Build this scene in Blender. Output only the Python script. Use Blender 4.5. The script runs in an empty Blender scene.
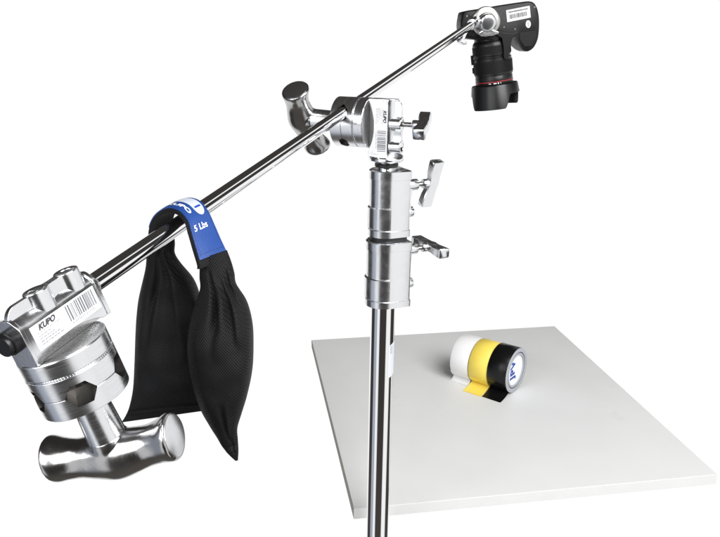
import bpy, bmesh, math, random
import numpy as np
from mathutils import Vector, Matrix, noise
random.seed(7)
scene = bpy.context.scene
col = scene.collection
rad = math.radians

# ------------------------------------------------------------------ camera
FPX, PITCH, ROLL, CAMH = 724.24, 0.3099284, 0.0080926, 1.45
CAM = Vector((0, 0, CAMH))
_R0, _U0 = Vector((1, 0, 0)), Vector((0, math.sin(PITCH), math.cos(PITCH)))
CF = Vector((0, math.cos(PITCH), -math.sin(PITCH)))
CR = _R0 * math.cos(ROLL) + _U0 * math.sin(ROLL)
CU = _U0 * math.cos(ROLL) - _R0 * math.sin(ROLL)

def ray(u, v):
    return CR * ((u - 360) / FPX) + CU * ((268.5 - v) / FPX) + CF

def P(u, v, z):
    """point seen at photo pixel (u, v) at z metres in front of the camera"""
    return CAM + ray(u, v) * z

def on_height(u, v, h):
    d = ray(u, v)
    return CAM + d * ((h - CAMH) / d.z)

cd = bpy.data.cameras.new('camera')
cam = bpy.data.objects.new('camera', cd)
col.objects.link(cam)
M = Matrix((CR, CU, -CF)).transposed().to_4x4()
M.translation = CAM
cam.matrix_world = M
cd.sensor_width = 36
cd.sensor_fit = 'HORIZONTAL'
cd.lens = 36 * FPX / 720
cd.clip_start, cd.clip_end = .01, 200
scene.camera = cam

# ------------------------------------------------------------------ helpers
def frame(o, X, Z):
    X = X.normalized()
    Y = Z.cross(X).normalized()
    Z = X.cross(Y).normalized()
    m = Matrix((X, Y, Z)).transposed().to_4x4()
    m.translation = o
    return m

def dir_in_plane(n, a, b):
    """unit direction square to n whose picture runs from pixel a to pixel b"""
    k = ray(*a).cross(ray(*b))
    d = k.cross(n).normalized()
    if d.dot(CR * (b[0] - a[0]) - CU * (b[1] - a[1])) < 0:
        d = -d
    return d

def obj(name, bm, mat, parent=None, sharp=38, bevel=0, seg=2, mods=()):
    me = bpy.data.meshes.new(name)
    bmesh.ops.recalc_face_normals(bm, faces=bm.faces[:])
    bm.to_mesh(me)
    bm.free()
    o = bpy.data.objects.new(name, me)
    col.objects.link(o)
    me.shade_smooth()
    if sharp < 180:
        me.set_sharp_from_angle(angle=rad(sharp))
    me.materials.append(mat)
    if bevel:
        b = o.modifiers.new('bevel', 'BEVEL')
        b.width, b.segments, b.limit_method, b.angle_limit = bevel, seg, 'ANGLE', rad(35)
        b.harden_normals = True
        b.use_clamp_overlap = True
    if parent:
        o.parent = parent
    return o

def thing(name, label, cat, m, group=None):
    o = bpy.data.objects.new(name, None)
    o.empty_display_size = .02
    col.objects.link(o)
    o.matrix_world = m
    o['label'], o['category'] = label, cat
    if group:
        o['group'] = group
    return o

def lathe(bm, prof, m=None, n=64):
    m = m or Matrix()
    rings = []
    for r, z in prof:
        if r < 1e-7:
            rings.append([bm.verts.new(m @ Vector((0, 0, z)))])
        else:
            rings.append([bm.verts.new(m @ Vector((r * math.cos(2 * math.pi * k / n), r * math.sin(2 * math.pi * k / n), z))) for k in range(n)])
    for a, b in zip(rings, rings[1:]):
        for k in range(n):
            q = (k + 1) % n
            if len(a) == 1 and len(b) == 1:
                break
            if len(a) == 1:
                bm.faces.new((a[0], b[k], b[q]))
            elif len(b) == 1:
                bm.faces.new((a[k], b[0], a[q]))
            else:
                bm.faces.new((a[k], b[k], b[q], a[q]))
    return bm

def cyl(bm, r, z0, z1, m=None, n=48, ch=0):
    if ch:
        return lathe(bm, [(0, z0), (r - ch, z0), (r - ch * .3, z0 + ch * .3), (r, z0 + ch), (r, z1 - ch), (r - ch * .3, z1 - ch * .3), (r - ch, z1), (0, z1)], m, n)
    return lathe(bm, [(0, z0), (r, z0), (r, z1), (0, z1)], m, n)

def prism(bm, pts, z0, z1, m=None, top=None):
    m = m or Matrix()
    top = top or pts
    a = [bm.verts.new(m @ Vector((x, y, z0))) for x, y in pts]
    b = [bm.verts.new(m @ Vector((x, y, z1))) for x, y in top]
    n = len(a)
    bm.faces.new(a[::-1])
    bm.faces.new(b)
    for k in range(n):
        bm.faces.new((a[k], a[(k + 1) % n], b[(k + 1) % n], b[k]))
    return bm

def box(bm, x0, x1, y0, y1, z0, z1, m=None):
    return prism(bm, [(x0, y0), (x1, y0), (x1, y1), (x0, y1)], z0, z1, m)

def loft(bm, rings, caps=True, closed=True):
    vs = [[bm.verts.new(p) for p in r] for r in rings]
    n = len(vs[0])
    for a, b in zip(vs, vs[1:]):
        for k in range(n if closed else n - 1):
            q = (k + 1) % n
            bm.faces.new((a[k], a[q], b[q], b[k]))
    if caps:
        bm.faces.new(vs[0][::-1])
        bm.faces.new(vs[-1])
    return bm

def catmull(arr, t):
    """arr: list of equal-length tuples, t in [0, len-1]"""
    n = len(arr)
    i = min(max(int(math.floor(t)), 0), n - 2)
    f = t - i
    p1, p2 = np.array(arr[i], float), np.array(arr[i + 1], float)
    p0 = np.array(arr[i - 1], float) if i > 0 else 2 * p1 - p2
    p3 = np.array(arr[i + 2], float) if i + 2 < n else 2 * p2 - p1
    return .5 * (2 * p1 + (p2 - p0) * f + (2 * p0 - 5 * p1 + 4 * p2 - p3) * f * f + (3 * p1 - p0 - 3 * p2 + p3) * f ** 3)

def boolean(bm_a, cutters, op='DIFFERENCE'):
    def tmp(b):
        bmesh.ops.recalc_face_normals(b, faces=b.faces[:])
        me = bpy.data.meshes.new('tmp')
        b.to_mesh(me)
        b.free()
        o = bpy.data.objects.new('tmp', me)
        col.objects.link(o)
        return o
    a = tmp(bm_a)
    cs = [tmp(c) for c in cutters]
    for c in cs:
        md = a.modifiers.new('b', 'BOOLEAN')
        md.operation, md.object, md.solver = op, c, 'EXACT'
    dg = bpy.context.evaluated_depsgraph_get()
    me = bpy.data.meshes.new_from_object(a.evaluated_get(dg))
    out = bmesh.new()
    out.from_mesh(me)
    for o in [a] + cs:
        d = o.data
        bpy.data.objects.remove(o)
        bpy.data.meshes.remove(d)
    bpy.data.meshes.remove(me)
    return out

def fuse(bm, voxel, iters=6):
    """melt overlapping pieces into one cast-looking surface"""
    bmesh.ops.recalc_face_normals(bm, faces=bm.faces[:])
    me = bpy.data.meshes.new('tmp')
    bm.to_mesh(me)
    bm.free()
    o = bpy.data.objects.new('tmp', me)
    col.objects.link(o)
    r = o.modifiers.new('r', 'REMESH')
    r.mode, r.voxel_size = 'VOXEL', voxel
    s = o.modifiers.new('s', 'SMOOTH')
    s.factor, s.iterations = .5, iters
    dg = bpy.context.evaluated_depsgraph_get()
    m2 = bpy.data.meshes.new_from_object(o.evaluated_get(dg))
    out = bmesh.new()
    out.from_mesh(m2)
    bpy.data.objects.remove(o)
    bpy.data.meshes.remove(me)
    bpy.data.meshes.remove(m2)
    return out

def text_tris(body, size, shear=0, fat=0, space=1.0):
    """flat lettering centred on the origin: (points, faces)"""
    c = bpy.data.curves.new('t', 'FONT')
    c.body, c.size, c.shear, c.offset, c.space_character = body, size, shear, fat, space
    c.align_x, c.align_y = 'CENTER', 'CENTER'
    c.resolution_u = 4
    o = bpy.data.objects.new('t', c)
    col.objects.link(o)
    dg = bpy.context.evaluated_depsgraph_get()
    me = bpy.data.meshes.new_from_object(o.evaluated_get(dg))
    v = [tuple(p.co) for p in me.vertices]
    f = [tuple(p.vertices) for p in me.polygons]
    bpy.data.objects.remove(o)
    bpy.data.curves.remove(c)
    bpy.data.meshes.remove(me)
    return v, f

def add_text(bm, fn, *a, **k):
    v, f = text_tris(*a, **k)
    vs = [bm.verts.new(fn(x, y)) for x, y, _ in v]
    for q in f:
        try:
            bm.faces.new([vs[i] for i in q])
        except ValueError:
            pass

def quad(bm, pts):
    bm.faces.new([bm.verts.new(p) for p in pts])

# ------------------------------------------------------------------ materials
def mat(name, colour, rough=.5, *a_, spec=.5, **k_):
    m = mat_(name, colour, rough, *a_, **k_)
    m.node_tree.nodes['Principled BSDF'].inputs['Specular IOR Level'].default_value = spec
    return m

def mat_(name, colour, rough=.5, metal=0, noise_amt=0, noise_scale=200, bump=0, bump_scale=400, rough_var=0, coat=0, ior=1.5, aniso=0, stretch=(1, 1, 1)):
    m = bpy.data.materials.new(name)
    m.use_nodes = True
    nt = m.node_tree
    b = nt.nodes['Principled BSDF']
    b.inputs['Base Color'].default_value = (*colour, 1)
    b.inputs['Roughness'].default_value = rough
    b.inputs['Metallic'].default_value = metal
    b.inputs['IOR'].default_value = ior
    b.inputs['Coat Weight'].default_value = coat
    b.inputs['Anisotropic'].default_value = aniso
    tc = nt.nodes.new('ShaderNodeTexCoord')
    mp = nt.nodes.new('ShaderNodeMapping')
    mp.inputs['Scale'].default_value = stretch
    nt.links.new(tc.outputs['Object'], mp.inputs['Vector'])
    if noise_amt or rough_var:
        n = nt.nodes.new('ShaderNodeTexNoise')
        n.inputs['Scale'].default_value = noise_scale
        n.inputs['Detail'].default_value = 6
        nt.links.new(mp.outputs[0], n.inputs['Vector'])
        if noise_amt:
            r = nt.nodes.new('ShaderNodeMapRange')
            r.inputs['To Min'].default_value = 1 - noise_amt
            r.inputs['To Max'].default_value = 1 + noise_amt
            nt.links.new(n.outputs['Fac'], r.inputs['Value'])
            mx = nt.nodes.new('ShaderNodeVectorMath')
            mx.operation = 'SCALE'
            mx.inputs[0].default_value = colour
            nt.links.new(r.outputs[0], mx.inputs['Scale'])
            nt.links.new(mx.outputs[0], b.inputs['Base Color'])
        if rough_var:
            r2 = nt.nodes.new('ShaderNodeMapRange')
            r2.inputs['From Min'].default_value, r2.inputs['From Max'].default_value = .3, .7
            r2.inputs['To Min'].default_value = max(.02, rough - rough_var)
            r2.inputs['To Max'].default_value = rough + rough_var
            nt.links.new(n.outputs['Fac'], r2.inputs['Value'])
            nt.links.new(r2.outputs[0], b.inputs['Roughness'])
    if bump:
        n2 = nt.nodes.new('ShaderNodeTexNoise')
        n2.inputs['Scale'].default_value = bump_scale
        n2.inputs['Detail'].default_value = 4
        nt.links.new(mp.outputs[0], n2.inputs['Vector'])
        bp = nt.nodes.new('ShaderNodeBump')
        bp.inputs['Strength'].default_value = bump
        bp.inputs['Distance'].default_value = .001
        nt.links.new(n2.outputs['Fac'], bp.inputs['Height'])
        nt.links.new(bp.outputs[0], b.inputs['Normal'])
    return m

CHROME = mat('polished_chrome', (.86, .86, .87), .05, 1, rough_var=.02, noise_scale=60)
CAST = mat('polished_aluminium', (.80, .81, .83), .21, 1, rough_var=.05, noise_scale=90, bump=.05, bump_scale=350)
TURNED = mat('turned_aluminium', (.78, .79, .81), .25, 1, rough_var=.05, noise_scale=200, bump=.025, bump_scale=600, stretch=(.2, .2, 4))
CASTDARK = mat('polished_cast_handle', (.46, .455, .455), .19, 1, rough_var=.05, noise_scale=60, bump=.10, bump_scale=160)
MOUNTMETAL = mat('dull_mount_metal', (.50, .49, .47), .30, 1, noise_amt=.10, noise_scale=200)
SATIN = mat('ground_metal_face', (.72, .73, .75), .24, 1, noise_amt=.08, noise_scale=300)
GROOVE = mat('shade_dark_groove', (.26, .25, .24), .34, 1, noise_amt=.15, noise_scale=300)  # dark reflections inside the hex mouths, put into the colour
COLLAR = mat('tumbled_cast_collar', (.82, .83, .85), .24, 1, rough_var=.05, noise_scale=90, bump=.03, bump_scale=260)
SPOT = mat('reflection_grey_metal', (.58, .58, .58), .26, 1, noise_amt=.05, noise_scale=140)  # darker metal: the plate's grey reflection is put into the colour
PLATE = mat('worn_machined_plate', (.60, .60, .61), .26, 1, rough_var=.06, noise_scale=150, bump=.05, bump_scale=500, noise_amt=.10)
GAP = mat('dark_gap', (.015, .014, .013), .6)
RUBBER = mat('black_rubber', (.012, .012, .013), .45, bump=.1)
PLASTIC = mat('black_plastic', (.007, .007, .008), .32, bump=.05, bump_scale=900, spec=.4)
CAMBODY = mat('camera_body_plastic', (.006, .006, .0065), .42, bump=.2, bump_scale=1500, rough_var=.06, spec=.28)
LENSBLACK = mat('lens_barrel', (.007, .007, .0075), .34, rough_var=.05, noise_scale=80, spec=.35)
LENSRUBBER = mat('lens_grip_rubber', (.006, .006, .0065), .55, spec=.25)
RED = mat('red_ring', (.30, .015, .02), .35)
WHITEINK = mat('white_print', (.78, .78, .78), .5)
STICKER = mat('glossy_white_sticker', (.64, .65, .70), .3, noise_amt=.03)
DARKGREYINK = mat('dark_grey_print', (.14, .145, .16), .6)
PALEINK = mat('pale_blue_print', (.50, .54, .62), .5)
GREYINK = mat('grey_print', (.36, .37, .41), .6)
BLACKINK = mat('dark_print', (.05, .05, .06), .6)
PAPER = mat('white_label_paper', (.78, .78, .80), .5, noise_amt=.02, noise_scale=120)
GREYLABEL = mat('grey_label_paper', (.62, .61, .60), .5, noise_amt=.03, noise_scale=120)
BLUE = mat('blue_leather', (.013, .054, .235), .42, bump=.25, bump_scale=700, noise_amt=.10, noise_scale=120)
BLUEDARK = mat('dark_blue_stitch', (.008, .03, .16), .6)
BLUEINK = mat('blue_print', (.006, .05, .34), .5)
MELAMINE = mat('white_melamine', (.70, .705, .70), .48, noise_amt=.035, noise_scale=9, rough_var=.05, bump=.03, bump_scale=500, spec=.32)
def scuff(m, scale, lo, hi, dark):
    nt_ = m.node_tree
    b_ = nt_.nodes['Principled BSDF']
    src = b_.inputs['Base Color'].links[0].from_socket
    tc_ = nt_.nodes.new('ShaderNodeTexCoord')
    n_ = nt_.nodes.new('ShaderNodeTexNoise')
    n_.inputs['Scale'].default_value, n_.inputs['Detail'].default_value, n_.inputs['Roughness'].default_value = scale, 8, .75
    nt_.links.new(tc_.outputs['Object'], n_.inputs['Vector'])
    r_ = nt_.nodes.new('ShaderNodeMapRange')
    r_.inputs['From Min'].default_value, r_.inputs['From Max'].default_value = lo, hi
    r_.inputs['To Min'].default_value, r_.inputs['To Max'].default_value = 1, dark
    nt_.links.new(n_.outputs['Fac'], r_.inputs['Value'])
    v_ = nt_.nodes.new('ShaderNodeVectorMath'); v_.operation = 'SCALE'
    nt_.links.new(src, v_.inputs[0]); nt_.links.new(r_.outputs[0], v_.inputs['Scale'])
    nt_.links.new(v_.outputs[0], b_.inputs['Base Color'])
scuff(MELAMINE, 55, .67, .74, .80)
scuff(MELAMINE, 14, .60, .72, .93)
EDGEBAND = mat('white_edge_band', (.70, .70, .695), .42, noise_amt=.04, noise_scale=30)
EDGEDARK = mat('raw_chip_edge', (.30, .285, .25), .6, noise_amt=.2, noise_scale=200)
TAPEWHITE = mat('white_cloth_tape', (.80, .80, .80), .38, noise_amt=.03, noise_scale=90, bump=.1, bump_scale=260)
TAPEYELLOW = mat('yellow_cloth_tape', (.86, .67, .11), .42, noise_amt=.05, noise_scale=90, bump=.12, bump_scale=700)
TAPEBLACK = mat('black_cloth_tape', (.005, .005, .0055), .30, bump=.06, bump_scale=700, spec=.3)
CORE = mat('grey_card_core', (.36, .38, .41), .6, noise_amt=.06, noise_scale=120)
STUDDARK = mat('sooted_steel', (.28, .27, .26), .3, 1)

def weave(name, base, pitch):
    """coarse black woven nylon: two crossed sets of ribs in the cloth's own uv"""
    m = bpy.data.materials.new(name)
    m.use_nodes = True
    nt = m.node_tree
    b = nt.nodes['Principled BSDF']
    b.inputs['Roughness'].default_value = .62
    b.inputs['Specular IOR Level'].default_value = .20
    b.inputs['Sheen Weight'].default_value = .02
    uv = nt.nodes.new('ShaderNodeUVMap')
    sep = nt.nodes.new('ShaderNodeSeparateXYZ')
    nt.links.new(uv.outputs[0], sep.inputs[0])
    outs = []
    for sgn in (1, -1):
        a = nt.nodes.new('ShaderNodeMath'); a.operation = 'MULTIPLY_ADD'
        nt.links.new(sep.outputs['X'], a.inputs[0]); a.inputs[1].default_value = 1
        c = nt.nodes.new('ShaderNodeMath'); c.operation = 'MULTIPLY'
        nt.links.new(sep.outputs['Y'], c.inputs[0]); c.inputs[1].default_value = sgn * .8
        nt.links.new(c.outputs[0], a.inputs[2])
        s = nt.nodes.new('ShaderNodeMath'); s.operation = 'MULTIPLY'
        nt.links.new(a.outputs[0], s.inputs[0]); s.inputs[1].default_value = 2 * math.pi / pitch
        t = nt.nodes.new('ShaderNodeMath'); t.operation = 'SINE'
        nt.links.new(s.outputs[0], t.inputs[0])
        outs.append(t)
    mul = nt.nodes.new('ShaderNodeMath'); mul.operation = 'ADD'
    nt.links.new(outs[0].outputs[0], mul.inputs[0]); nt.links.new(outs[1].outputs[0], mul.inputs[1])
    r = nt.nodes.new('ShaderNodeMapRange')
    r.inputs['From Min'].default_value, r.inputs['From Max'].default_value = -2, 2
    r.inputs['To Min'].default_value, r.inputs['To Max'].default_value = .35, 1.9
    nt.links.new(mul.outputs[0], r.inputs['Value'])
    v = nt.nodes.new('ShaderNodeVectorMath'); v.operation = 'SCALE'
    v.inputs[0].default_value = base
    nt.links.new(r.outputs[0], v.inputs['Scale'])
    nt.links.new(v.outputs[0], b.inputs['Base Color'])
    bp = nt.nodes.new('ShaderNodeBump')
    bp.inputs['Strength'].default_value = .35
    bp.inputs['Distance'].default_value = .0006
    nt.links.new(mul.outputs[0], bp.inputs['Height'])
    nt.links.new(bp.outputs[0], b.inputs['Normal'])
    return m

CLOTH = weave('black_woven_nylon', (.0032, .0032, .0037), .0023)
WEBBING = weave('black_webbing', (.005, .005, .0055), .0016)

# ------------------------------------------------------------------ light: a studio with a white backdrop and a dark room
w = bpy.data.worlds.new('World')
scene.world = w
w.use_nodes = True
nt = w.node_tree
bg = nt.nodes['Background']
tc = nt.nodes.new('ShaderNodeTexCoord')
sp = nt.nodes.new('ShaderNodeSeparateXYZ')
nt.links.new(tc.outputs['Generated'], sp.inputs[0])
def mth(op, a, b=None, c=None):
    n = nt.nodes.new('ShaderNodeMath')
    n.operation = op
    for i, x in enumerate((a, b, c)):
        if x is None:
            continue
        if isinstance(x, (int, float)):
            n.inputs[i].default_value = x
        else:
            nt.links.new(x, n.inputs[i])
    return n.outputs[0]
def step(x, lo, hi):
    n = nt.nodes.new('ShaderNodeMapRange')
    n.interpolation_type = 'SMOOTHSTEP'
    nt.links.new(x, n.inputs['Value'])
    n.inputs['From Min'].default_value, n.inputs['From Max'].default_value = lo, hi
    return n.outputs[0]
phi = mth('MULTIPLY', mth('ARCTAN2', sp.outputs['X'], sp.outputs['Y']), 180 / math.pi)      # 0 behind the objects, 180 behind the camera, right is plus
el = mth('MULTIPLY', mth('ARCSINE', sp.outputs['Z']), 180 / math.pi)
def panel(p0, p1, e0, e1, soft, soft_e=None):
    soft_e = soft_e or soft
    a = mth('MULTIPLY', step(phi, p0 - soft, p0 + soft), mth('SUBTRACT', 1, step(phi, p1 - soft, p1 + soft)))
    b = mth('MULTIPLY', step(el, e0 - soft_e, e0 + soft_e), mth('SUBTRACT', 1, step(el, e1 - soft_e, e1 + soft_e)))
    return mth('MULTIPLY', a, b)
cur = None
def lay(mask, colour):
    global cur
    n = nt.nodes.new('ShaderNodeMix')
    n.data_type = 'RGBA'
    nt.links.new(mask, n.inputs['Factor'])
    if cur is None:
        n.inputs[6].default_value = (*ROOM, 1)
    else:
        nt.links.new(cur, n.inputs[6])
    n.inputs[7].default_value = (*colour, 1)
    cur = n.outputs[2]
ROOM = (.046, .042, .039)
lay(step(mth('MULTIPLY', el, -1), 25, 75), (.13, .12, .11))                      # studio floor
lay(panel(102, 146, -50, 26, 5, 8), (1.02, 1.02, 1.01))        # large diffuser on the right
lay(panel(-151, -125, -50, 12, 4, 8), (.98, .99, 1.01))      # diffuser on the left
lay(panel(-125, -98, -50, 20, 5, 8), (.40, .44, .52))          # grey wall beyond it
el_tilt = mth('SUBTRACT', el, mth('MULTIPLY', mth('SUBTRACT', phi, 36), .75))
over = mth('MULTIPLY', mth('MULTIPLY', step(el_tilt, 20, 24), mth('SUBTRACT', 1, step(el_tilt, 35, 39))), panel(24, 72, 10, 80, 4))
lay(over, (1.05, 1.05, 1.05))                                     # slanting strip overhead
lay(panel(28, 104, -15, 11, 3, 2.5), (1.05, 1.05, 1.05))       # backdrop turning round on the right
lay(panel(-55, 50, -62, 4.4, 2, 1), (1.02, 1.02, 1.02))          # lit white backdrop
nt.links.new(cur, bg.inputs['Color'])
bg.inputs['Strength'].default_value = 1

def softbox(name, loc, target, sx, sy, power, colour=(1, 1, 1)):
    l = bpy.data.lights.new(name, 'AREA')
    l.shape, l.size, l.size_y, l.energy, l.color = 'RECTANGLE', sx, sy, power, colour
    o = bpy.data.objects.new(name, l)
    col.objects.link(o)
    o.location = loc
    o.rotation_euler = (Vector(target) - Vector(loc)).to_track_quat('-Z', 'Y').to_euler()
    return o
softbox('key_lamp', (1.15, -.45, 2.75), (.25, 1.3, .75), 1.8, 1.8, 112)
softbox('added_fill_lamp', (-1.15, -.75, 1.85), (0, 1.0, 1.15), 1.6, 1.4, 26)  # added to brighten the head labels from the left diffuser's side

sv = scene.view_settings
sv.view_transform, sv.look, sv.exposure, sv.gamma = 'Standard', 'None', 0, 1
scene.cycles.max_bounces = 10
scene.cycles.use_denoising = True

# ------------------------------------------------------------------ grip head (used twice)
RD = .0342                     # disc radius
ZP = -.0310                    # parting line of the two clamp discs
FY = -.0105                    # front face of the bracket
BX0, BX1 = -.0335, .0455
LABEL_Y = FY - .0002
BOSS = (-.0005, .0305)
YB = -.0010
YBA = .0012

def hexcut(e_dir, e, along=.05, rr=.0108):
    """hexagonal channel through the discs along a chord"""
    c = bmesh.new()
    if e_dir == 'pocket':                          # blind hexagonal mouth in the rim
        d = Vector((math.cos(e), math.sin(e), 0))
        m = Matrix((Vector((0, 0, 1)), Vector((0, 0, 1)).cross(d) * -1, d)).transposed().to_4x4()
        m.translation = Vector((0, 0, ZP))
        return prism(c, [(.0102 * math.cos(k * math.pi / 3 + math.pi / 6), .0122 * math.sin(k * math.pi / 3 + math.pi / 6)) for k in range(6)], RD - .020, RD + .02, m)
    e_dir = Vector((math.cos(e_dir), math.sin(e_dir), 0))
    a = Vector((-e_dir.y, e_dir.x, 0))
    m = Matrix((Vector((0, 0, 1)), e_dir, a)).transposed().to_4x4()
    m.translation = e_dir * e + Vector((0, 0, ZP))
    pts = [(rr * .86 * math.cos(k * math.pi / 3 + math.pi / 6), rr * math.sin(k * math.pi / 3 + math.pi / 6)) for k in range(6)]
    return prism(c, pts, -along, along, m)

def t_handle(root, bar_dir, flip=1):
    bm = bmesh.new()
    lathe(bm, [(0, -.050), (.0138, -.050), (.0138, -.0505), (.0155, -.090), (.0153, -.1045), (0, -.1045)], n=64)
    stem = obj('handle_stem', bm, TURNED, root)
    zc = -.1055
    b = Vector(bar_dir)
    n = b.cross(Vector((0, 0, 1)))
    bm = bmesh.new()
    L = .0555
    rings = []
    prof = [(-1, .0150), (-.995, .0168), (-.97, .0176), (-.9, .0173), (-.75, .0155), (-.55, .0146), (-.3, .0160), (0, .0178),
            (.3, .0160), (.55, .0146), (.75, .0155), (.9, .0173), (.97, .0176), (.995, .0168), (1, .0150)]
    ts = np.linspace(0, len(prof) - 1, 90)
    for t in ts:
        x, r = catmull(prof, t)
        r *= 1.12
        c = b * (x * L) + Vector((0, 0, zc + .007 * x * x))
        sq = 1 + .10 * (1 - abs(x))
        rings.append([c + n * (r * .96 * math.cos(q)) + Vector((0, 0, 1)) * (r * sq * math.sin(q)) for q in np.linspace(0, 2 * math.pi, 48, endpoint=False)])
    loft(bm, rings)
    lathe(bm, [(0, zc), (.0172, zc), (.0166, zc + .0145), (.0154, zc + .020), (0, zc + .020)], n=48)
    bar = obj('handle_bar', fuse(bm, .0010, 7), CASTDARK, root, sharp=180)
    for s in (-1, 1):
        bm = bmesh.new()
        c = b * (s * (L + .0001)) + Vector((0, 0, zc + .007))
        m = frame(c, n, b * s)
        lathe(bm, [(0, .0006), (.0158, .0006), (.0170, .0002), (.0170, -.002), (0, -.002)], m, 48)
        obj('end_face', bm, SATIN, bar)

def barcode(bm, fn, x0, x1, y0, y1, n, rng):
    x = x0
    step = (x1 - x0) / n
    while x < x1 - step:
        wd = rng.choice((.6, .6, 1.0, 1.6, 2.2)) * step
        quad(bm, [fn(x, y0), fn(x + wd, y0), fn(x + wd, y1), fn(x, y1)])
        x += wd + rng.choice((.7, .9, 1.3, 2.0)) * step

def grip_head(root, cuts):
    # bracket: a block with sloping shoulder, end flanges, a rib and two screw ears
    bm = bmesh.new()
    yz = [(FY, .0004), (FY, .0285), (FY + .0013, .0310), (FY + .0062, .0362), (FY + .0085, .0375), (.0060, .0375), (.0085, .0362), (.0098, .033), (.0098, .0004)]
    mx = Matrix(((0, 0, 1, 0), (1, 0, 0, 0), (0, 1, 0, 0), (0, 0, 0, 1)))       # (a, b, c) -> x=c, y=a, z=b
    prism(bm, yz, BX0 + .0030, BX1 - .0030, mx)
    hz, hx = .0082, .0335
    rc = (hx * hx + hz * hz) / (2 * hz)
    cut = bmesh.new()
    cyl(cut, rc, -.03, .0, Matrix(((1, 0, 0, .0050), (0, 0, 1, FY + .0042), (0, 1, 0, hz - rc), (0, 0, 0, 1))), 160)
    bm = boolean(bm, [cut])
    big = [(y + (.0008 if y > 0 else -.0009), z + (.0010 if z > .001 else .0002)) for y, z in yz]
    prism(bm, big, BX0, BX0 + .0034, mx)
    prism(bm, big, BX1 - .0034, BX1, mx)
    x0 = BX0 + .0002
    arc = [(x0, .020), (x0, .0325)] + [(x0 + .0115 - .0115 * math.cos(a), .0335 + .0122 * math.sin(a)) for a in np.linspace(.12, math.pi / 2, 11)] + [(BOSS[1], .0458), (BOSS[1], .030), (x0 + .004, .024)]
    mz = Matrix(((1, 0, 0, 0), (0, 0, 1, 0), (0, 1, 0, 0), (0, 0, 0, 1)))
    prism(bm, arc, YB - .0022, YB + .0022, mz)
    # waisted web between the ears
    web = []
    for q in np.linspace(0, 1, 17):
        web.append((BOSS[0] + (BOSS[1] - BOSS[0]) * q, YB - .0040 - .0050 * abs(2 * q - 1) ** 2.2))
    web += [(x, 2 * YB - y) for x, y in web[::-1]]
    prism(bm, web, .030, .0462)
    for x in BOSS:
        lathe(bm, [(0, .0385), (.0056, .0385), (.0058, .0457), (.0064, .0464), (.0092, .0466), (.0098, .0460), (.0099, .030), (0, .030)], Matrix.Translation((x, YB, 0)), 56)
    bk = obj('bracket', bm, CAST, root, bevel=.0007, seg=2, sharp=35)
    bm = bmesh.new()
    arcp = [(.0050 + rc * math.sin(a), hz - rc + rc * math.cos(a)) for a in np.linspace(-math.asin(.0320 / rc), math.asin(.0320 / rc), 41)]
    arcp = [(x, max(z - .0003, .0003)) for x, z in arcp]
    prism(bm, arcp, FY + .0034, FY + .0046, mz)
    obj('reflection_grey_face', bm, SPOT, bk)  # darker sliver, reflected shade of the pocket wall held in its colour
    for x in BOSS:
        bm = bmesh.new()
        cyl(bm, .00575, .0370, .0436, Matrix.Translation((x, YB, 0)), 32)
        obj('hole_shade_plug', bm, GAP, bk)  # black plug stands in for the shade down the hole
    # plate, ratchet and clamp discs
    bm = bmesh.new()
    cyl(bm, RD, -.0132, 0, n=128, ch=.0007)
    pla = obj('bracket_plate', bm, TURNED, root, sharp=15)
    bm = bmesh.new()
    cyl(bm, RD - .0014, -.002, .00025, n=128)
    obj('reflection_grey_face', bm, SPOT, pla)  # thin darker disc, grey reflection of the plate top held in its colour
    bm = bmesh.new()
    pts = []
    for k in range(96):
        for dr, da in ((.0, .0), (.0, .5), (.0016, .55), (.0016, .95)):
            a = 2 * math.pi * (k + da) / 96
            pts.append(((RD - .0003 - dr) * math.cos(a), (RD - .0003 - dr) * math.sin(a)))
    prism(bm, pts, -.0152, -.0141)
    cyl(bm, RD - .0016, -.0146, -.013, n=96)
    obj('ratchet_ring', bm, CAST, root)
    for z0, z1 in ((ZP + .00010, -.0150), (-.0478, ZP - .00010)):
        bm = bmesh.new()
        cyl(bm, RD, z0, z1, n=128, ch=.00035)
        bm = boolean(bm, [hexcut(*c) for c in cuts])
        cdz = obj('clamp_disc', bm, TURNED, root, sharp=15)
        cdz.data.materials.append(GROOVE)  # darkens the hex mouths by colour where they would mirror the dark
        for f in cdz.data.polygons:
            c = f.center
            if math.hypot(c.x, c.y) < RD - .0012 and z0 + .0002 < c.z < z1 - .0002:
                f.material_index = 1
    bm = bmesh.new()
    cyl(bm, RD - .0022, ZP - .002, ZP + .002, n=96)
    bm = boolean(bm, [hexcut(*c) for c in cuts])
    obj('friction_washer', bm, GAP, root)
    bm = bmesh.new()
    cyl(bm, .013, -.0512, -.047, n=48, ch=.0005)
    obj('washer', bm, CAST, root, sharp=15)
    # label
    bm = bmesh.new()
    box(bm, -.0255, .0400, LABEL_Y, LABEL_Y + .0005, .0088, .0278)
    lb = obj('label', bm, PAPER, root)
    fn = lambda x, z: Vector((x + .0055, LABEL_Y - .00025, z))
    rng = random.Random(3)
    bm = bmesh.new()
    add_text(bm, lambda x, y: fn(x - .0165, y + .0242), 'KUPO', .0060, shear=.35, fat=.0003)
    obj('maker_lettering', bm, BLACKINK, lb)
    bm = bmesh.new()
    for k, (ln, th) in enumerate(((.021, .0004), (.011, .0005), (.014, .0005), (.018, .0006), (.020, .0006))):
        z = .0205 - k * .0022
        x = -.027
        while x < -.027 + ln:
            wd = rng.uniform(.0012, .0034)
            quad(bm, [fn(x, z), fn(x + wd, z), fn(x + wd, z + th), fn(x, z + th)])
            x += wd + .0007
    barcode(bm, fn, .003, .0315, .0137, .0265, 46, rng)
    add_text(bm, lambda x, y: fn(x + .0165, y + .0117), '4 890679 021301', .0028, space=1.25)
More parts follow.
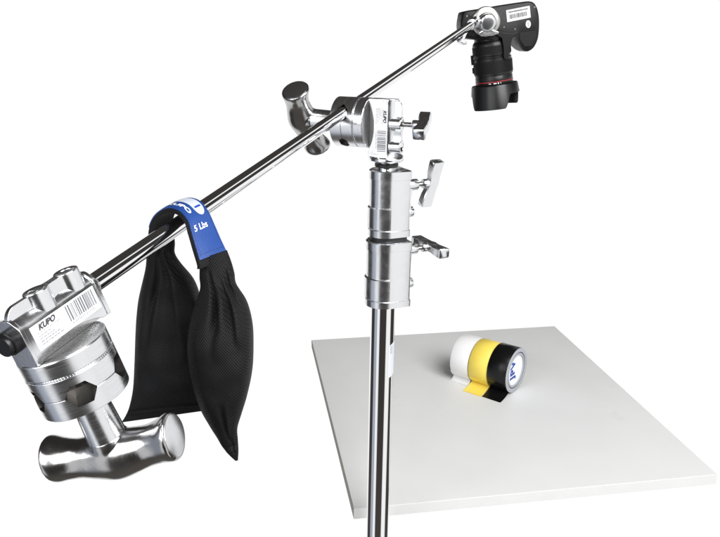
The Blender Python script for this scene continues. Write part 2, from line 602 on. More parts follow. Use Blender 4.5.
    obj('barcode_print', bm, DARKGREYINK, lb)
    return bk

def wing_knob(parent, m, turn):
    """short shaft along local z with a cast T wing, turned about the shaft"""
    bm = bmesh.new()
    cyl(bm, .0032, -.007, .014, m, 24)
    sh = obj('knob_shaft', bm, STUDDARK, parent)
    bm = bmesh.new()
    mt = m @ Matrix.Rotation(turn, 4, 'Z')
    lathe(bm, [(0, .0090), (.0062, .0090), (.0068, .0100), (.0068, .0175), (.0062, .020), (0, .021)], mt, 32)
    mb = mt @ Matrix(((1, 0, 0, 0), (0, 0, 1, 0), (0, 1, 0, 0), (0, 0, 0, 1)))
    rings = []
    for x, z0, z1, h in ((-.0335, .0150, .0300, .0060), (-.0325, .0143, .0308, .0072), (-.026, .0140, .0312, .0068), (-.016, .0146, .0316, .0061), (-.008, .0165, .0322, .0056), (0, .0165, .0324, .0066),
                         (.008, .0165, .0322, .0056), (.016, .0146, .0316, .0061), (.026, .0140, .0312, .0068), (.0325, .0143, .0308, .0072), (.0335, .0150, .0300, .0060)):
        sk = .17 * x
        rings.append([mb @ Vector((x, zz + sk, yy)) for zz, yy in ((z0, -h + .0012), (z0 + .0012, -h), (z1 - .0012, -h), (z1, -h + .0012), (z1, h - .0012), (z1 - .0012, h), (z0 + .0012, h), (z0, h - .0012))])
    loft(bm, rings)
    obj('wing_knob', bm, CAST, sh, sharp=42)

# ------------------------------------------------------------------ grip arm with its own head, near left
def arm_depth(u):
    return .0159 * FPX / (19.6 - .0321 * (u - 97))
def arm_pt(u):
    return P(u, 281 - .6845 * (u - 97), arm_depth(u))
A0, A1 = arm_pt(46.2), arm_pt(474)
XA = (A1 - A0).normalized()
k = ray(46.2, 315.8).cross(ray(106.7, 437.6))
ZA = k.cross(XA).normalized()
if ZA.dot(CU) < 0:
    ZA = -ZA
HR = .0243                                        # height of the rod over the plate
m_arm = frame(A0 - ZA * HR - ZA.cross(XA).normalized() * YBA, XA, ZA)
arm = thing('boom_pole', 'long chrome boom arm with a big clamp head on its near end', 'boom arm', m_arm)
inv = m_arm.inverted()
bm = bmesh.new()
m = Matrix(((0, 0, 1, 0), (1, 0, 0, YBA), (0, 1, 0, HR), (0, 0, 0, 1)))
cyl(bm, .00795, .03, (A1 - A0).length + .004, m, 64, ch=.0006)
obj('rod', bm, CHROME, arm, sharp=15)
view = (inv.to_3x3() @ (CAM - A0))
va = math.atan2(view.y, view.x)
grip_head(arm, [('pocket', va + rad(-5 + 72 * q)) for q in range(5)])
ZTn = (m_arm @ Vector((0, 0, -.0985)))
bd = inv.to_3x3() @ dir_in_plane(ZA, (60, 461), (172, 440))
t_handle(arm, bd)
bm = bmesh.new()
m = Matrix(((0, 0, -1, BX0), (1, 0, 0, .0005), (0, 1, 0, .0232), (0, 0, 0, 1)))
lathe(bm, [(0, -.001), (.0094, -.001), (.0094, .0055), (.0088, .0062), (.0080, .0062), (.0080, .0088), (.0076, .0094), (0, .0094)], m, 40)
obj('end_plug', bm, PLASTIC, arm)
bm = bmesh.new()
m = Matrix(((0, 0, 1, BX1), (1, 0, 0, YBA), (0, 1, 0, HR), (0, 0, 0, 1)))
lathe(bm, [(.0080, .004), (.0098, .004), (.0112, .002), (.0115, -.001), (.0080, -.001)], m, 48)
obj('rod_collar', bm, CAST, arm)

# ------------------------------------------------------------------ grip head on the stand
UP = Vector((0, 0, 1))
ZB = XA.cross(UP).normalized()                     # horizontal, square to the arm
if ZB.dot(CR) < 0:
    ZB = -ZB
RP = arm_pt(350.5)
HEAD0 = RP - UP * .0195 - ZB * ZP                  # centre of the bracket plate
m_head = frame(HEAD0, -UP, ZB)
head = thing('grip_clamp', 'chrome clamp head on top of the stand gripping the middle of the arm', 'clamp', m_head)
ih = m_head.inverted().to_3x3()
ea = ih @ (UP - XA * UP.dot(XA)).normalized()
eang = math.atan2(ea.y, ea.x)
off = (RP - HEAD0).dot((UP - XA * UP.dot(XA)).normalized())
grip_head(head, [(eang, off, .05, .0106), (eang + math.pi, .022, .05, .0085)])
bd = ih @ dir_in_plane(ZB, (312, 143), (291, 92))
t_handle(head, bd)
# socket on the stud and lock knob
bm = bmesh.new()
mX = Matrix(((0, 0, 1, 0), (1, 0, 0, YB), (0, 1, 0, .0245), (0, 0, 0, 1)))
lathe(bm, [(0, .043), (.0225, .043), (.0238, .0450), (.0242, .0463), (.0242, .0488), (.0228, .0502), (0, .0502)], mX, 64)
obj('stud_socket', bm, CAST, head)
mk = Matrix.Translation((BOSS[0], YB, .0520))
wing_knob(head, mk, rad(285))

# ------------------------------------------------------------------ stand
C0 = m_head @ Vector((.0502, YB, .0245))            # top of the column, under the socket
XC, YC = C0.x, C0.y
def colz(v, u=388):
    d = ray(u, v)
    t = (YC - CAM.y) / d.y
    return CAMH + d.z * t
BOT = .42
m_st = Matrix.Translation((XC, YC, BOT)) @ Matrix.Shear('XY', 4, (.0036, 0)) if False else Matrix.Translation((XC, YC, BOT))
tilt = rad(.35)
m_st = Matrix.Translation(C0) @ Matrix.Rotation(tilt, 4, 'Y') @ Matrix.Translation((0, 0, BOT - C0.z))
stand = thing('light_stand', 'upright chrome stand column with two cast locking collars and wing knobs', 'light stand', m_st)
def lz(v):
    return colz(v) - BOT
top = C0.z - BOT
bm = bmesh.new()
zr = lz(304)
cyl(bm, .0183, 0, zr + .01, None, 96)
obj('lower_tube', bm, CHROME, stand, sharp=15)
bm = bmesh.new()
cyl(bm, .0128, lz(170), top + .004, None, 48)
obj('stud', bm, CHROME, stand)
for v, r in ((158.2, .0150), (164.6, .0165)):
    bm = bmesh.new()
    z = lz(v)
    lathe(bm, [(.010, z - .0028), (r - .0012, z - .0028), (r, z - .0014), (r, z + .0014), (r - .0012, z + .0028), (.010, z + .0028)], None, 48)
    obj('rubber_ring', bm, RUBBER, stand)

ANG = rad(24)
def d_outline(rl, xr, yh, lip=0):
    pts = []
    for a in np.linspace(rad(90), rad(270), 33):
        pts.append((-(rl + lip) * abs(math.cos(a)), (rl + lip) * math.sin(a)))
    yh += lip; xr += lip
    pts += [(xr - .004, -yh), (xr - .0012, -yh + .0012), (xr, -yh + .004), (xr, yh - .004), (xr - .0012, yh - .0012), (xr - .004, yh)]
    ca, sa = math.cos(ANG), math.sin(ANG)
    return [(x * ca - y * sa, x * sa + y * ca) for x, y in pts]

def collar(v0, v1, rl, xr, vk, vs, turn, low_grow):
    """cast locking collar between picture heights v0 (top) and v1"""
    z1, z0 = lz(v0), lz(v1)
    h = z1 - z0
    secs = [(z0, -.0012), (z0 + .0008, 0.0010), (z0 + .010, .0010), (z0 + .0105, .0)]
    zm = z0 + h * .45
    secs += [(zm - .0015, low_grow * 0), (z1 - .0130, 0), (z1 - .0125, .0010), (z1 - .0012, .0010), (z1, -.0010)]
    bm = bmesh.new()
    loft(bm, [[Vector((x, y, z)) for x, y in d_outline(rl, xr, rl, lip)] for z, lip in secs])
    body = obj('locking_collar', bm, COLLAR, stand, sharp=30)
    # thicker sleeve on the round side of the lower half, and its seam
    bm = bmesh.new()
    rs = []
    for z, r in ((z0 + .0108, rl + .0006), (z0 + .0125, rl + low_grow), (zm - .001, rl + low_grow), (zm + .0006, rl + .0004)):
        rs.append([Vector((r * math.cos(a), r * math.sin(a), z)) for a in np.linspace(rad(100), rad(287), 41)] +
                  [Vector(((rl - .008) * math.cos(a), (rl - .008) * math.sin(a), z)) for a in np.linspace(rad(287), rad(100), 41)])
    loft(bm, rs)
    obj('sleeve', bm, COLLAR, body, sharp=30)
    # clamp lugs to the right, joined by a web
    mk = Matrix.Rotation(ANG, 4, 'Z')
    bm = bmesh.new()
    zk, zs = lz(vk), lz(vs)
    ml = mk @ Matrix(((0, 0, 1, 0), (1, 0, 0, -.004), (0, 1, 0, zk), (0, 0, 0, 1)))
    cyl(bm, .0080, xr - .004, xr + .0185, ml, 40, ch=.0006)
    ms = mk @ Matrix(((0, 0, 1, 0), (1, 0, 0, -.004), (0, 1, 0, zs), (0, 0, 0, 1)))
    cyl(bm, .0074, xr - .004, xr + .0125, ms, 32, ch=.0005)
    prism(bm, [(.0, zs), (xr + .0085, zs), (xr + .0055, (zs * .6 + zk * .4)), (xr + .0095, zk), (.0, zk)], -.0105, .0025, mk @ Matrix(((1, 0, 0, 0), (0, 0, 1, 0), (0, 1, 0, 0), (0, 0, 0, 1))))
    obj('clamp_lug', bm, CAST, body, bevel=.0005)
    bm = bmesh.new()
    cyl(bm, .0036, xr + .004, xr + .0128, ms, 6)
    obj('clamp_screw', bm, GAP, body)
    wing_knob(body, ml @ Matrix.Translation((0, 0, xr + .0185)), turn)

collar(169.0, 235.0, .0232, .0285, 186, 213, rad(100), .0022)
collar(239.3, 303.5, .0262, .0315, 251, 285, rad(184), .0022)
bm = bmesh.new()
za, zb = lz(241.5), lz(232)
loft(bm, [[Vector((x, y, z)) for x, y in d_outline(.0232, .0285, .021, l)] for z, l in ((za, -.0030), (za + .003, -.0012), (zb - .004, -.0012), (zb, -.003))])
obj('rubber_gasket', bm, RUBBER, stand)
# sticker wrapped on the tube
bm = bmesh.new()
zt, zb = lz(336), lz(374)
c = bmesh.new()
angs = np.linspace(rad(-60), rad(8), 14)
r = .01845
ring = lambda z, sl: [Vector((r * math.cos(a), r * math.sin(a), z + sl * (i / 13))) for i, a in enumerate(angs)]
loft(bm, [ring(zb, .006), ring(zt - .010, .008)], caps=False, closed=False)
st = obj('sticker', bm, STICKER, stand)
bm = bmesh.new()
r = .01855
for q in range(5):
    z = zt - .012 - q * .0026
    aa = np.linspace(rad(-50), rad(-34), 4)
    a1 = [Vector((r * math.cos(a), r * math.sin(a), z)) for a in aa]
    b1 = [Vector((r * math.cos(a), r * math.sin(a), z + .0014)) for a in aa]
    loft(bm, [a1, b1], caps=False, closed=False)
obj('sticker_print', bm, GREYINK, st)

# ------------------------------------------------------------------ board
BZ = CAMH - .775
bc = [on_height(*p, BZ) for p in ((353.8, 509.2), (717.6, 474.6), (554.4, 326), (311.5, 340))]
ex = (bc[1] - bc[0]).normalized()
ey = UP.cross(ex)
W, D = (bc[1] - bc[0]).length, (bc[3] - bc[0]).length
m_bd = frame(bc[0] - UP * .0205, ex, UP)
board = thing('white_board', 'square white laminated board lying flat under the camera', 'board', m_bd)
T = .0205
bm = bmesh.new()
box(bm, .0006, W - .0006, .0006, D - .0006, .0003, T)
obj('board_panel', bm, MELAMINE, board, bevel=.0004)
for x0, x1, y0, y1, mm in ((0, W, 0, .0008, EDGEBAND), (W - .0008, W, .0009, D, EDGEBAND), (.0009, W - .0009, D - .0008, D, EDGEDARK), (0, .0008, .0009, D, EDGEDARK)):
    bm = bmesh.new()
    box(bm, x0, x1, y0, y1, 0, T - .0004)
    obj('edge_band', bm, mm, board, bevel=.0002)

# ------------------------------------------------------------------ tape rolls
TR = .0535
TW = .0480
face_bottom = on_height(514.5, 391.5, BZ)
tail_a, tail_b = on_height(469, 391, BZ), on_height(505, 403, BZ)
TX = (tail_b - tail_a); TX.z = 0; TX.normalize()
roll_lbl = (('white_tape_roll', 'white cloth tape roll, last of the three behind the yellow one', TAPEWHITE, .0515, .015, 2.1),
            ('yellow_tape_roll', 'yellow cloth tape roll with a loose tail between the white and black rolls', TAPEYELLOW, .0520, .043, 0),
            ('black_tape_roll', 'black cloth tape roll with blue letters on its white end', TAPEBLACK, .0530, .040, 0))
tail_dir = Vector((TX.y, -TX.x, 0))
if tail_dir.dot(CF) > 0:
    tail_dir = -tail_dir
for i, (nm, lbl, mt, R_, tl, wob) in enumerate(roll_lbl):
    o = face_bottom - TX * (TW * (3 - i) - .0003 * i)
    if i == 0:
        o = o - TX * .0015
    m_r = frame(o + UP * .0006, TX, UP)
    root = thing('tape_roll', lbl, 'tape roll', m_r, 'tape rolls on the white board')
    my_tail = m_r.inverted().to_3x3() @ tail_dir
    sy = 1 if my_tail.y > 0 else -1
    bm = bmesh.new()
    mx = Matrix(((0, 0, 1, 0), (1, 0, 0, 0), (0, 1, 0, R_), (0, 0, 0, 1)))
    ri = .041
    if i == 0:
        n = 96
        rings = []
        for rr, x in ((ri, 0.0), (R_ - .004, 0), (R_ - .0012, .0008), (R_, .004), (R_ + .0004, .02), (R_, TW - .004), (R_ - .001, TW - .0009), (ri, TW - .0008)):
            rings.append([mx @ Vector(((rr - .0010 * max(0, math.sin(3 * a + wob) - .6)) * math.cos(a), (rr - .0008 * max(0, math.cos(5 * a) - .6)) * math.sin(a), x)) for a in np.linspace(0, 2 * math.pi, n, endpoint=False)])
        loft(bm, rings + [rings[0]], caps=False)
    else:
        lathe(bm, [(ri, 0.0004), (R_ - .0005, .0004), (R_, .0009), (R_, TW - .0009), (R_ - .0005, TW - .0004), (ri, TW - .0004), (ri, .0004)], mx, 128)
    obj('tape', bm, mt, root, sharp=50)
    bm = bmesh.new()
    lathe(bm, [(.0365, .0002), (.0405, .0002), (.041, .0006), (.041, TW - .0004), (.0405, TW), (.0365, TW), (.0365, .0002)], mx, 96)
    obj('core', bm, CORE, root, sharp=50)
    # tail leaving the roll and lying on the board
    bm = bmesh.new()
    path = []
    for a in np.linspace(rad(42), 0, 12):
        path.append((sy * (R_ + .0004) * math.sin(a), R_ - (R_ + .0004) * math.cos(a)))
    x_end = tl
    y0 = path[-1][0]
    path = [(sy * (R_ + .0005) * math.sin(a), R_ - (R_ + .0005) * math.cos(a)) for a in np.linspace(rad(62), rad(34), 10)]
    ys, zs = path[-1]
    for q in np.linspace(0, 1, 10)[1:]:
        yy = ys + sy * q * tl
        zz = zs * (1 - q) ** 2.2 - .0004 + .0008 * (1 - q)
        path.append((yy, max(zz, -.0002)))
    up, dn = [], []
    for y, z in path:
        up.append([Vector((.0007, y, z + .0005)), Vector((TW - .0007, y, z + .0005))])
    for y, z in path:
        dn.append([Vector((.0007, y, z)), Vector((TW - .0007, y, z))])
    rings = [[u[0], u[1], d[1], d[0]] for u, d in zip(up, dn)]
    loft(bm, rings)
    obj('loose_tail', bm, mt, root, sharp=30)
    if i == 2:
        bm = bmesh.new()
        lathe(bm, [(.0430, TW - .006), (.0526, TW - .006), (.0526, TW + .0002), (.0520, TW + .0006), (.0436, TW + .0006), (.0430, TW), (.0430, TW - .006)], mx, 128)
        rim = obj('end_ring', bm, CORE, root)
        bm = bmesh.new()
        cyl(bm, .0432, TW - .006, TW - .0030, mx, 96)
        pl = obj('end_label', bm, PAPER, root)
        bm = bmesh.new()
        fl = 1 if (m_r.to_3x3() @ Vector((0, 1, 0))).dot(CR) > 0 else -1
        add_text(bm, lambda x, y: Vector((TW - .0028, -y * fl - .012 * fl, R_ + x + .003)), 'JPV', .0290, fat=.0015, space=1.16)
        obj('blue_lettering', bm, BLUEINK, pl)

# ------------------------------------------------------------------ sandbag
bag = thing('sandbag', 'small black saddle sandbag hung over the arm by a blue handle', 'sandbag', Matrix.Translation(P(185, 221, arm_depth(185))))
ibag = bag.matrix_world.inverted()

def add_uv(me_obj, su, sv, nu):
    pass

HEM = .35
def pouch(rows, zs, seed, nr=110, nc=96, folds=()):
    bm = bmesh.new()
    uvl = bm.loops.layers.uv.new('uv')
    n = len(rows)
    grid, uvs = [], []
    acc = 0
    prev = None
    for i in range(nr + 1):
        t = i / nr * (n - 1)
        uL, vL, uR, vR, th = catmull(rows, t)
        zc = float(catmull([(z,) for z in zs], t)[0])
        th = max(th, .0012)
        ring = []
        ft = i / nr
        for k in range(nc):
            a = 2 * math.pi * k / nc
            ca, sa = math.cos(a), math.sin(a)
            x = math.copysign(abs(ca) ** .82, ca)
            y = math.copysign(abs(sa) ** .9, sa)
            u = (uL + uR) / 2 + x * (uR - uL) / 2
            v = (vL + vR) / 2 + x * (vR - vL) / 2
            p = P(u, v, zc - y * th)
            ring.append([p, x, y, th])
        # soft wrinkles along the view direction, strongest near neck and hem
        pts = []
        for p, x, y, th in ring:
            q = p * 22 + Vector((seed * 3.1, 0, 0))
            d = noise.noise(Vector((q.x * 1.3, q.y, q.z * .55))) * .24 + noise.noise(q * 2.2) * .10
            for (fx, slope, t0, t1, wd, dep) in folds:
                if t0 < ft < t1:
                    e = math.sin(math.pi * (ft - t0) / (t1 - t0)) ** .7
                    c = fx + slope * (ft - t0)
                    g = (x - c) / wd
                    d -= .6 * dep * e * math.exp(-g * g) * (1 if y > 0 else .2)
                    d += .35 * dep * e * math.exp(-(g - 1.8) ** 2) * (1 if y > 0 else .2)
            d += HEM * math.exp(-((ft - .90) / .010) ** 2) - .6 * HEM * math.exp(-((ft - .875) / .012) ** 2)
            off = CF * (-d * th * (abs(y) ** .5) * (1 if y > 0 else -1))
            pts.append(ibag @ (p + off))
        grid.append(pts)
    vs = [[bm.verts.new(p) for p in r] for r in grid]
    for i in range(nr):
        for k in range(nc):
            q = (k + 1) % nc
            f = bm.faces.new((vs[i][k], vs[i][q], vs[i + 1][q], vs[i + 1][k]))
            for lp, (ii, kk) in zip(f.loops, ((i, k), (i, k + 1), (i + 1, k + 1), (i + 1, k))):
                pt = grid[ii][kk % nc]
                side = math.sin(2 * math.pi * (k + .5) / nc)
                wpt = pt
                lp[uvl].uv = (wpt.dot(CR), wpt.z + (.5 if side < 0 else 0))
    bm.faces.new(vs[0][::-1])
    bm.faces.new(vs[-1])
    return bm

rows_l = [(151, 236, 174, 231, .007), (148, 247, 175, 243, .008), (146.5, 257, 175, 253, .0095), (145.5, 268, 181, 263, .014), (141.5, 286, 194, 279, .022), (137.5, 306, 201, 298, .028),
          (135.5, 332, 207, 325, .031), (134.5, 360, 213, 354, .030), (133, 388, 217, 378, .025), (129.5, 406, 219, 395, .015), (126, 415, 220, 403, .007), (121.5, 422.5, 221, 408.5, .0018)]
zs_l = (.692, .695, .70, .706, .716, .724, .728, .730, .730, .730, .730, .730)
fl = [(-.25, -1.1, .16, .62, .10, .42), (.02, .10, .14, .66, .09, .40), (.35, .9, .16, .55, .12, .34), (-.05, -.3, .12, .30, .12, .4), (.1, .2, .80, 1.0, .5, .2)]
back_pouch = obj('back_pouch', pouch(rows_l, zs_l, 1, folds=fl), CLOTH, bag, sharp=180)
rows_r = [(199, 259, 227, 250, .007), (199.5, 268, 231.5, 262, .010), (199.5, 278, 234.5, 273, .013), (200, 289, 236.5, 284, .017), (194.5, 306, 247, 301, .025), (189, 328, 252.5, 323, .031),
          (187.5, 352, 253.5, 349, .033), (191, 379, 252, 372, .032), (200, 408, 247, 396, .026), (209, 425, 241.5, 414, .018), (217, 438, 237.5, 428, .011), (222, 446.5, 238, 440, .006), (229, 455, 238.5, 451, .003), (235.5, 461, 238, 460.5, .0012)]
zs_r = (.656, .656, .656, .657, .659, .660, .661, .662, .662, .662, .662, .662, .662, .662)
fr = [(-.5, 1.2, .10, .42, .10, .45), (.1, 1.0, .16, .46, .11, .40), (.45, .5, .10, .32, .14, .4), (-.1, -.6, .15, .5, .12, .25), (-.2, .9, .62, .84, .13, .35), (.2, -.3, .80, .97, .2, .45)]
front_pouch = obj('front_pouch', pouch(rows_r, zs_r, 5, folds=fr), CLOTH, bag, sharp=180)

NEAR = [(149.5, 246, .690), (148.5, 231, .684), (154, 217, .676), (165.5, 209, .667), (178, 211, .657), (187, 221, .650), (191, 234, .646), (195, 248, .643), (199.5, 264, .642), (200, 269, .642)]
FAR = [(172, 238, .712), (169, 222, .710), (174, 207, .704), (186, 199, .696), (198.5, 200.5, .684), (207.5, 210.5, .676), (214, 224, .671), (220.5, 239, .668), (227.5, 253.5, .666), (229, 258, .666)]
NW = [P(*p) for p in NEAR]
FW = [P(*p) for p in FAR]
axis_pt = [arm_pt(178) + UP * -.012, arm_pt(196) + UP * -.012]
def strap(s, t, lift=0.0):
    a = Vector(catmull(NW, s)); b = Vector(catmull(FW, s))
    p = a.lerp(b, t)
    e = .02
    d1 = (Vector(catmull(NW, min(s + e, 9))).lerp(Vector(catmull(FW, min(s + e, 9))), t) - Vector(catmull(NW, max(s - e, 0))).lerp(Vector(catmull(FW, max(s - e, 0))), t))
    n = d1.cross(b - a).normalized()
    c = axis_pt[0].lerp(axis_pt[1], t)
    if n.dot(p - c) < 0:
        n = -n
    crown = .0010 * (1 - (2 * t - 1) ** 2)
    return ibag @ (p + n * (lift + crown))

def band(s0, s1, t0, t1, lo, hi, ns=90, nt_=10):
    bm = bmesh.new()
    uvl = bm.loops.layers.uv.new('uv')
    rings = []
    for s in np.linspace(s0, s1, ns):
        ts = np.linspace(t0, t1, nt_)
        rings.append([strap(s, t, hi) for t in ts] + [strap(s, t, lo) for t in ts[::-1]])
    loft(bm, rings)
    for f in bm.faces:
        for lp in f.loops:
            c = lp.vert.co
            lp[uvl].uv = (c.dot(CR) + .3 * c.y, c.z)
    return bm

handle = obj('handle_strap', band(0, 9, 0, 1, -.0042, 0), WEBBING, bag, sharp=40)
patch = obj('leather_patch', band(1.2, 7.75, .02, .98, .0001, .0011), BLUE, bag, sharp=40)
LUP = .0014
def strip(bm, s0, s1, t0, t1, lift, n=6):
    loft(bm, [[strap(s, t0, lift), strap(s, t1, lift)] for s in np.linspace(s0, s1, n)], caps=False, closed=False)
bm = bmesh.new()
s = 1.4
while s < 7.5:
    for t in (.07, .915):
        strip(bm, s, s + .10, t, t + .018, LUP - .0001, 2)
    s += .16
for q in range(12):
    strip(bm, 7.45, 7.50, .10 + q * .068, .14 + q * .068, LUP - .0001, 2)
obj('stitching', bm, BLUEDARK, patch)
bm = bmesh.new()
add_text(bm, lambda x, y: strap(5.82 - y * 1.0 + x * .0, .40 + x * .42, LUP), '5 Lbs', .62, fat=.012)
add_text(bm, lambda x, y: strap(3.75 + x * 1.1, .24 + y * .30, LUP), 'KUPO', .64, fat=.026)
obj('white_lettering', bm, WHITEINK, patch)
# pale shield emblem with a short blue bar
bm = bmesh.new()
ns = 14
def half(sv):
    q = (sv - 2.9) / (5.15 - 2.9)
    return .21 * (1 if q < .70 else math.sqrt(max(0, 1 - ((q - .70) / .30) ** 2)))
loft(bm, [[strap(sv, .66 - half(sv) * k_, LUP) for k_ in np.linspace(1, -1, 7)] for sv in np.linspace(2.9, 5.14, 26)], caps=False, closed=False)
em = obj('shield_emblem', bm, PALEINK, patch)
bm = bmesh.new()
strip(bm, 4.42, 4.56, .53, .80, LUP + .0002, 4)
obj('emblem_bar', bm, BLUEINK, em)

# ------------------------------------------------------------------ camera on the far end of the arm
ZC = 1.585
def cam_dir(du, dv):
    return (CR * du - CU * dv).normalized()
bw = cam_dir(1, -.135)
viewc = (CAM - P(497, 30, ZC)).normalized()
bl = (CR * .15 - UP).normalized()
bl = (bl - CF * .22).normalized() if False else bl
bw = (bw - bl * bw.dot(bl)).normalized()
bb = bw.cross(bl)                                  # candidate for the base normal
if bb.dot(viewc) < 0:
    bb = -bb
O_c = P(497, 28, ZC)
m_c = Matrix((bw, bl, bb)).transposed().to_4x4()
if m_c.to_3x3().determinant() < 0:
    bw = -bw
    m_c = Matrix((bw, bl, bb)).transposed().to_4x4()
FLX = 1 if bw.dot(CR) > 0 else -1
m_c.translation = O_c
camera = thing('photo_camera', 'black photo camera with zoom lens and petal hood pointing down at the board', 'camera', m_c)
S = ZC / FPX
icam = m_c.inverted()
def cl(u, v, b=0.0):
    """photo pixel on the camera's base plane -> local (x, y)"""
    d = ray(u, v)
    t = (O_c - CAM).dot(bb) / d.dot(bb)
    q = icam @ (CAM + d * t)
    return (q.x, q.y)
base_px = [(462.5, 14), (465, 11), (480, 8.5), (500, 5), (520, 2), (530, 1), (535, 3), (538.5, 10), (540, 22), (539, 37), (535.5, 46), (531, 50.5), (526.5, 51.5), (522, 49), (518.5, 43), (516, 37), (512.5, 34.5), (505, 37), (490, 40), (470, 39), (463, 36), (461, 25)]
base_px = [tuple(catmull(base_px + base_px[:1], t)) for t in np.linspace(0, len(base_px), 88, endpoint=False)]
pts = [cl(*p) for p in base_px]
cx_ = sum(p[0] for p in pts) / len(pts); cy_ = sum(p[1] for p in pts) / len(pts)
inset = lambda s: [(cx_ + (x - cx_) * s, cy_ + (y - cy_) * s) for x, y in pts]
bm = bmesh.new()
loft(bm, [[Vector((x, y, z)) for x, y in inset(s)] for z, s in ((0, .93), (-.0012, .965), (-.004, .99), (-.009, 1.0), (-.060, 1.0), (-.072, .97), (-.080, .88))])
body = obj('camera_body', bm, CAMBODY, camera, sharp=50)
bm = bmesh.new()
hump = [cl(*p) for p in ((481, 12), (513, 7), (517, 34), (479, 39))]
prism(bm, hump, -.112, -.070, None)
obj('viewfinder_hump', bm, CAMBODY, camera, bevel=.008, seg=3)
bm = bmesh.new()
lcx, lcy = cl(495, 36)
# lens
lc = Vector((cl(494.5, 38)[0], cl(494.5, 38)[1], -.040))
tilt_d = Vector((0, 1, 0))
m_l = frame(lc, Vector((FLX, 0, 0)), tilt_d) @ Matrix.Diagonal((1, 1, 1.06, 1))
bm = bmesh.new()
K = .985
prof = [(0, -.02), (.036, -.02), (.037, .004), (.0405, .008), (.0420, .012), (.0425, .034), (.0405, .036), (.0405, .0385)]
lathe(bm, prof + [(.0425, .040), (.0432, .0745), (.0415, .0755), (.0415, .078), (.0420, .079), (.0420, .094), (.0400, .098), (0, .098)], m_l, 96)
lens = obj('lens', bm, LENSBLACK, camera, sharp=35)
for z0, z1, r in ((.015, .032, .0432), (.046, .071, .0440)):
    bm = bmesh.new()
    o2 = []
    for k in range(90):
        for da, dr in ((0, 0), (.55, 0), (.6, -.0008), (.95, -.0008)):
            a = 2 * math.pi * (k + da) / 90
            o2.append(((r + dr) * math.cos(a), (r + dr) * math.sin(a)))
    prism(bm, o2, z0, z1, m_l)
    obj('grip_ring', bm, LENSRUBBER, lens, sharp=20)
bm = bmesh.new()
lathe(bm, [(.041, .0872), (.0427, .0874), (.0428, .0892), (.041, .0895)], m_l, 96)
obj('red_ring', bm, RED, lens)
bm = bmesh.new()
va_c = (icam @ CAM) - lc
vx, vz = va_c.x * FLX, va_c.z
lv = m_l.inverted() @ (icam @ CAM)
la = math.atan2(lv.y, lv.x)
crv = m_l.inverted().to_3x3() @ (icam.to_3x3() @ CR)
def on_lens(a, z, r):
    return m_l @ Vector((r * math.cos(a), r * math.sin(a), z))
ta = math.atan2(crv.y, crv.x)
sgn = 1 if math.sin(ta - la) > 0 else -1           # +angle that moves to picture right
for x0, x1, z0, z1 in ((-.05, .12, .0905, .0925), (.18, .24, .0900, .0930), (.32, .36, .0905, .0925), (-.3, -.18, .0905, .0920)):
    q = [on_lens(la + sgn * x, z, .0423) for x, z in ((x0, z0), (x1, z0), (x1, z1), (x0, z1))]
    quad(bm, q)
add_text(bm, lambda x, y: on_lens(la + sgn * (x / .042 - .12), .0105 - y, .0428), 'ZOOM', .0052) if False else None
obj('white_marks', bm, WHITEINK, lens)
# hood with petals
bm = bmesh.new()
n = 144
outer, inner = [], []
def petal(a):
    c = abs(math.cos(a - la + sgn * .32))                     # long towards and away from the viewer
    x = min(max((c - .55) / .25, 0), 1)
    return .0205 + .0285 * x * x * (3 - 2 * x)
r0, r1 = .0525, .0585
rings = [[], [], [], [], [], []]
for k in range(n):
    a = 2 * math.pi * k / n
    h = petal(a)
    e = Vector((math.cos(a), math.sin(a), 0))
    rr = lambda z: r0 + (r1 - r0) * z / .05
    rings[0].append(m_l @ (e * (r0 - .0095) + Vector((0, 0, .0965))))
    rings[1].append(m_l @ (e * (r0 - .001) + Vector((0, 0, .0955))))
    rings[2].append(m_l @ (e * r0 + Vector((0, 0, .098))))
    rings[3].append(m_l @ (e * rr(h) + Vector((0, 0, .0955 + h))))
    rings[4].append(m_l @ (e * (rr(h) - .0022) + Vector((0, 0, .0955 + h))))
    rings[5].append(m_l @ (e * (r0 - .0035) + Vector((0, 0, .100))))
loft(bm, rings + [rings[0]], caps=False)
obj('lens_hood', bm, PLASTIC, camera, sharp=40)
bm = bmesh.new()
cyl(bm, .0385, .0975, .0985, m_l, 64)
obj('front_glass', bm, GAP, lens)
bm = bmesh.new()
box(bm, -.0035, .0035, -.0045, .0045, .030, .050, m_l @ Matrix.Rotation(la - sgn * rad(88), 4, 'Z') @ Matrix.Translation((.0445, 0, 0)))
box(bm, -.0025, .0025, -.004, .004, .056, .068, m_l @ Matrix.Rotation(la - sgn * rad(88), 4, 'Z') @ Matrix.Translation((.0445, 0, 0)))
obj('lens_switch', bm, PLASTIC, lens, bevel=.001)
# hanging strap end in front of the lens
bm = bmesh.new()
sp_px = [(489, 27), (497, 31), (507, 33), (512, 33.5), (519, 31.5), (512, 38), (509.5, 47), (508, 57), (506, 59.5), (503.5, 58), (503, 47), (501.5, 38), (494, 34)]
spt = []
for u, v in sp_px:
    spt.append(cl(u, v))
prism(bm, spt, .0015, .0055)
obj('strap_end', bm, PLASTIC, camera, bevel=.001)
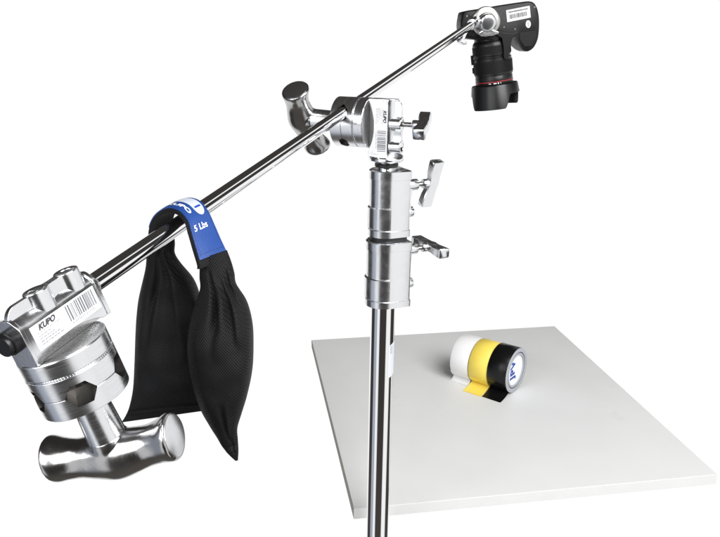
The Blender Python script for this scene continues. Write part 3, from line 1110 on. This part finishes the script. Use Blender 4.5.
# battery door, rubber foot line and screws on the base plate
bm = bmesh.new()
door = [cl(*p) for p in ((519.5, 32.5), (536, 30.5), (536, 38), (532, 46), (524.5, 46.5), (520, 40))]
prism(bm, door, -.001, .0008)
obj('battery_door', bm, CAMBODY, camera, bevel=.0004)
for p in ((467, 16), (504, 27), (534.5, 7), (515, 29)):
    bm = bmesh.new()
    c = cl(*p)
    lathe(bm, [(0, .0004), (.0009, .0004), (.0012, .0009), (.0020, .0009), (.0023, .0004), (.0023, -.001), (0, -.001)], Matrix.Translation((c[0], c[1], 0)), 20)
    obj('base_screw', bm, STUDDARK, camera)
# stickers on the base plate
def base_plate_quad(px, z, m_, name, parent):
    b = bmesh.new()
    q = [cl(*p) for p in px]
    prism(b, q, .0, z)
    return obj(name, b, m_, parent)
lbq = [(506, 10.2), (529.6, 5.6), (530.8, 17.4), (507.2, 22.2)]
stk = base_plate_quad(lbq, .0006, GREYLABEL, 'serial_sticker', camera)
def sticker(x, y):
    a, b, c, d = [Vector(cl(*p)) for p in lbq]
    p = a.lerp(b, x).lerp(d.lerp(c, x), y)
    return Vector((p.x, p.y, .0008))
bm = bmesh.new()
rng = random.Random(11)
x = .12
while x < .82:
    wd = rng.uniform(.012, .04)
    quad(bm, [sticker(x, .42), sticker(x + wd, .42), sticker(x + wd, .78), sticker(x, .78)])
    x += wd + rng.uniform(.014, .03)
x = .10
while x < .88:
    wd = rng.uniform(.02, .07)
    quad(bm, [sticker(x, .16), sticker(x + wd, .16), sticker(x + wd, .26), sticker(x, .26)])
    x += wd + .015
obj('sticker_print', bm, BLACKINK, stk)
bm = bmesh.new()
c = cl(528.2, 24)
cyl(bm, .0062, 0, .0007, Matrix.Translation((c[0], c[1], 0)) @ Matrix.Diagonal((.9, 1.3, 1, 1)), 32)
rs = obj('round_sticker', bm, GREYLABEL, camera)
bm = bmesh.new()
box(bm, c[0] - .0012, c[0] + .0012, c[1] - .0045, c[1] + .0045, .0007, .0009)
obj('sticker_print', bm, GREYINK, rs)

# ------------------------------------------------------------------ mount between the arm and the camera
m_m = m_c.copy()
mc = cl(485.5, 21.5)
m_m.translation = m_c @ Vector((mc[0], mc[1], 0))
mount = thing('camera_mount', 'silver round swivel mount joining the arm tip to the camera base', 'camera mount', m_m)
bm = bmesh.new()
lathe(bm, [(0, .0005), (.0305, .0005), (.0315, .002), (.0312, .0055), (.029, .0075), (.0225, .0085), (0, .0085)], None, 72)
obj('mounting_plate', bm, MOUNTMETAL, mount)
bm = bmesh.new()
m = frame(Vector((0, 0, .0)), Vector((1, 0, 0)), Vector((-.36 * FLX, .12, 1)))
lathe(bm, [(0, .0075), (.0205, .0075), (.0205, .0115), (.0190, .013), (.0187, .024), (.0180, .0270), (.0160, .0288), (.0105, .0298), (0, .0302)], m, 64)
obj('swivel_housing', bm, SATIN, mount)
im = m_m.inverted()
a1 = im @ A1
ad = im.to_3x3() @ XA
bm = bmesh.new()
m = frame(a1, ad.orthogonal(), ad)
lathe(bm, [(.0085, -.017), (.0108, -.017), (.0115, -.015), (.0115, .018), (.0100, .022), (0, .022)], m, 48)
obj('arm_sleeve', bm, CAST, mount)
bm = bmesh.new()
pts = [cl(*p) for p in ((476, 33), (480, 30.5), (490, 29.5), (497, 31.5), (496.5, 34), (490, 36), (480, 36.5))]
pts = [(x - mc[0], y - mc[1]) for x, y in pts]
prism(bm, pts, .0085, .022)
obj('cable_clip', bm, CAST, mount, bevel=.002)
bm = bmesh.new()
kp = im @ P(461.5, 41.0, arm_depth(466))
bk = im.to_3x3() @ cam_dir(.45, -1)
m = frame(kp, (im.to_3x3() @ CF), bk)
lathe(bm, [(0, -.006), (.008, -.0055), (.0115, -.003), (.0118, .0005), (.009, .003), (.004, .004), (.004, .028), (0, .028)], m @ Matrix.Diagonal((.7, 1, 1, 1)), 40)
obj('lock_knob', bm, CAST, mount)
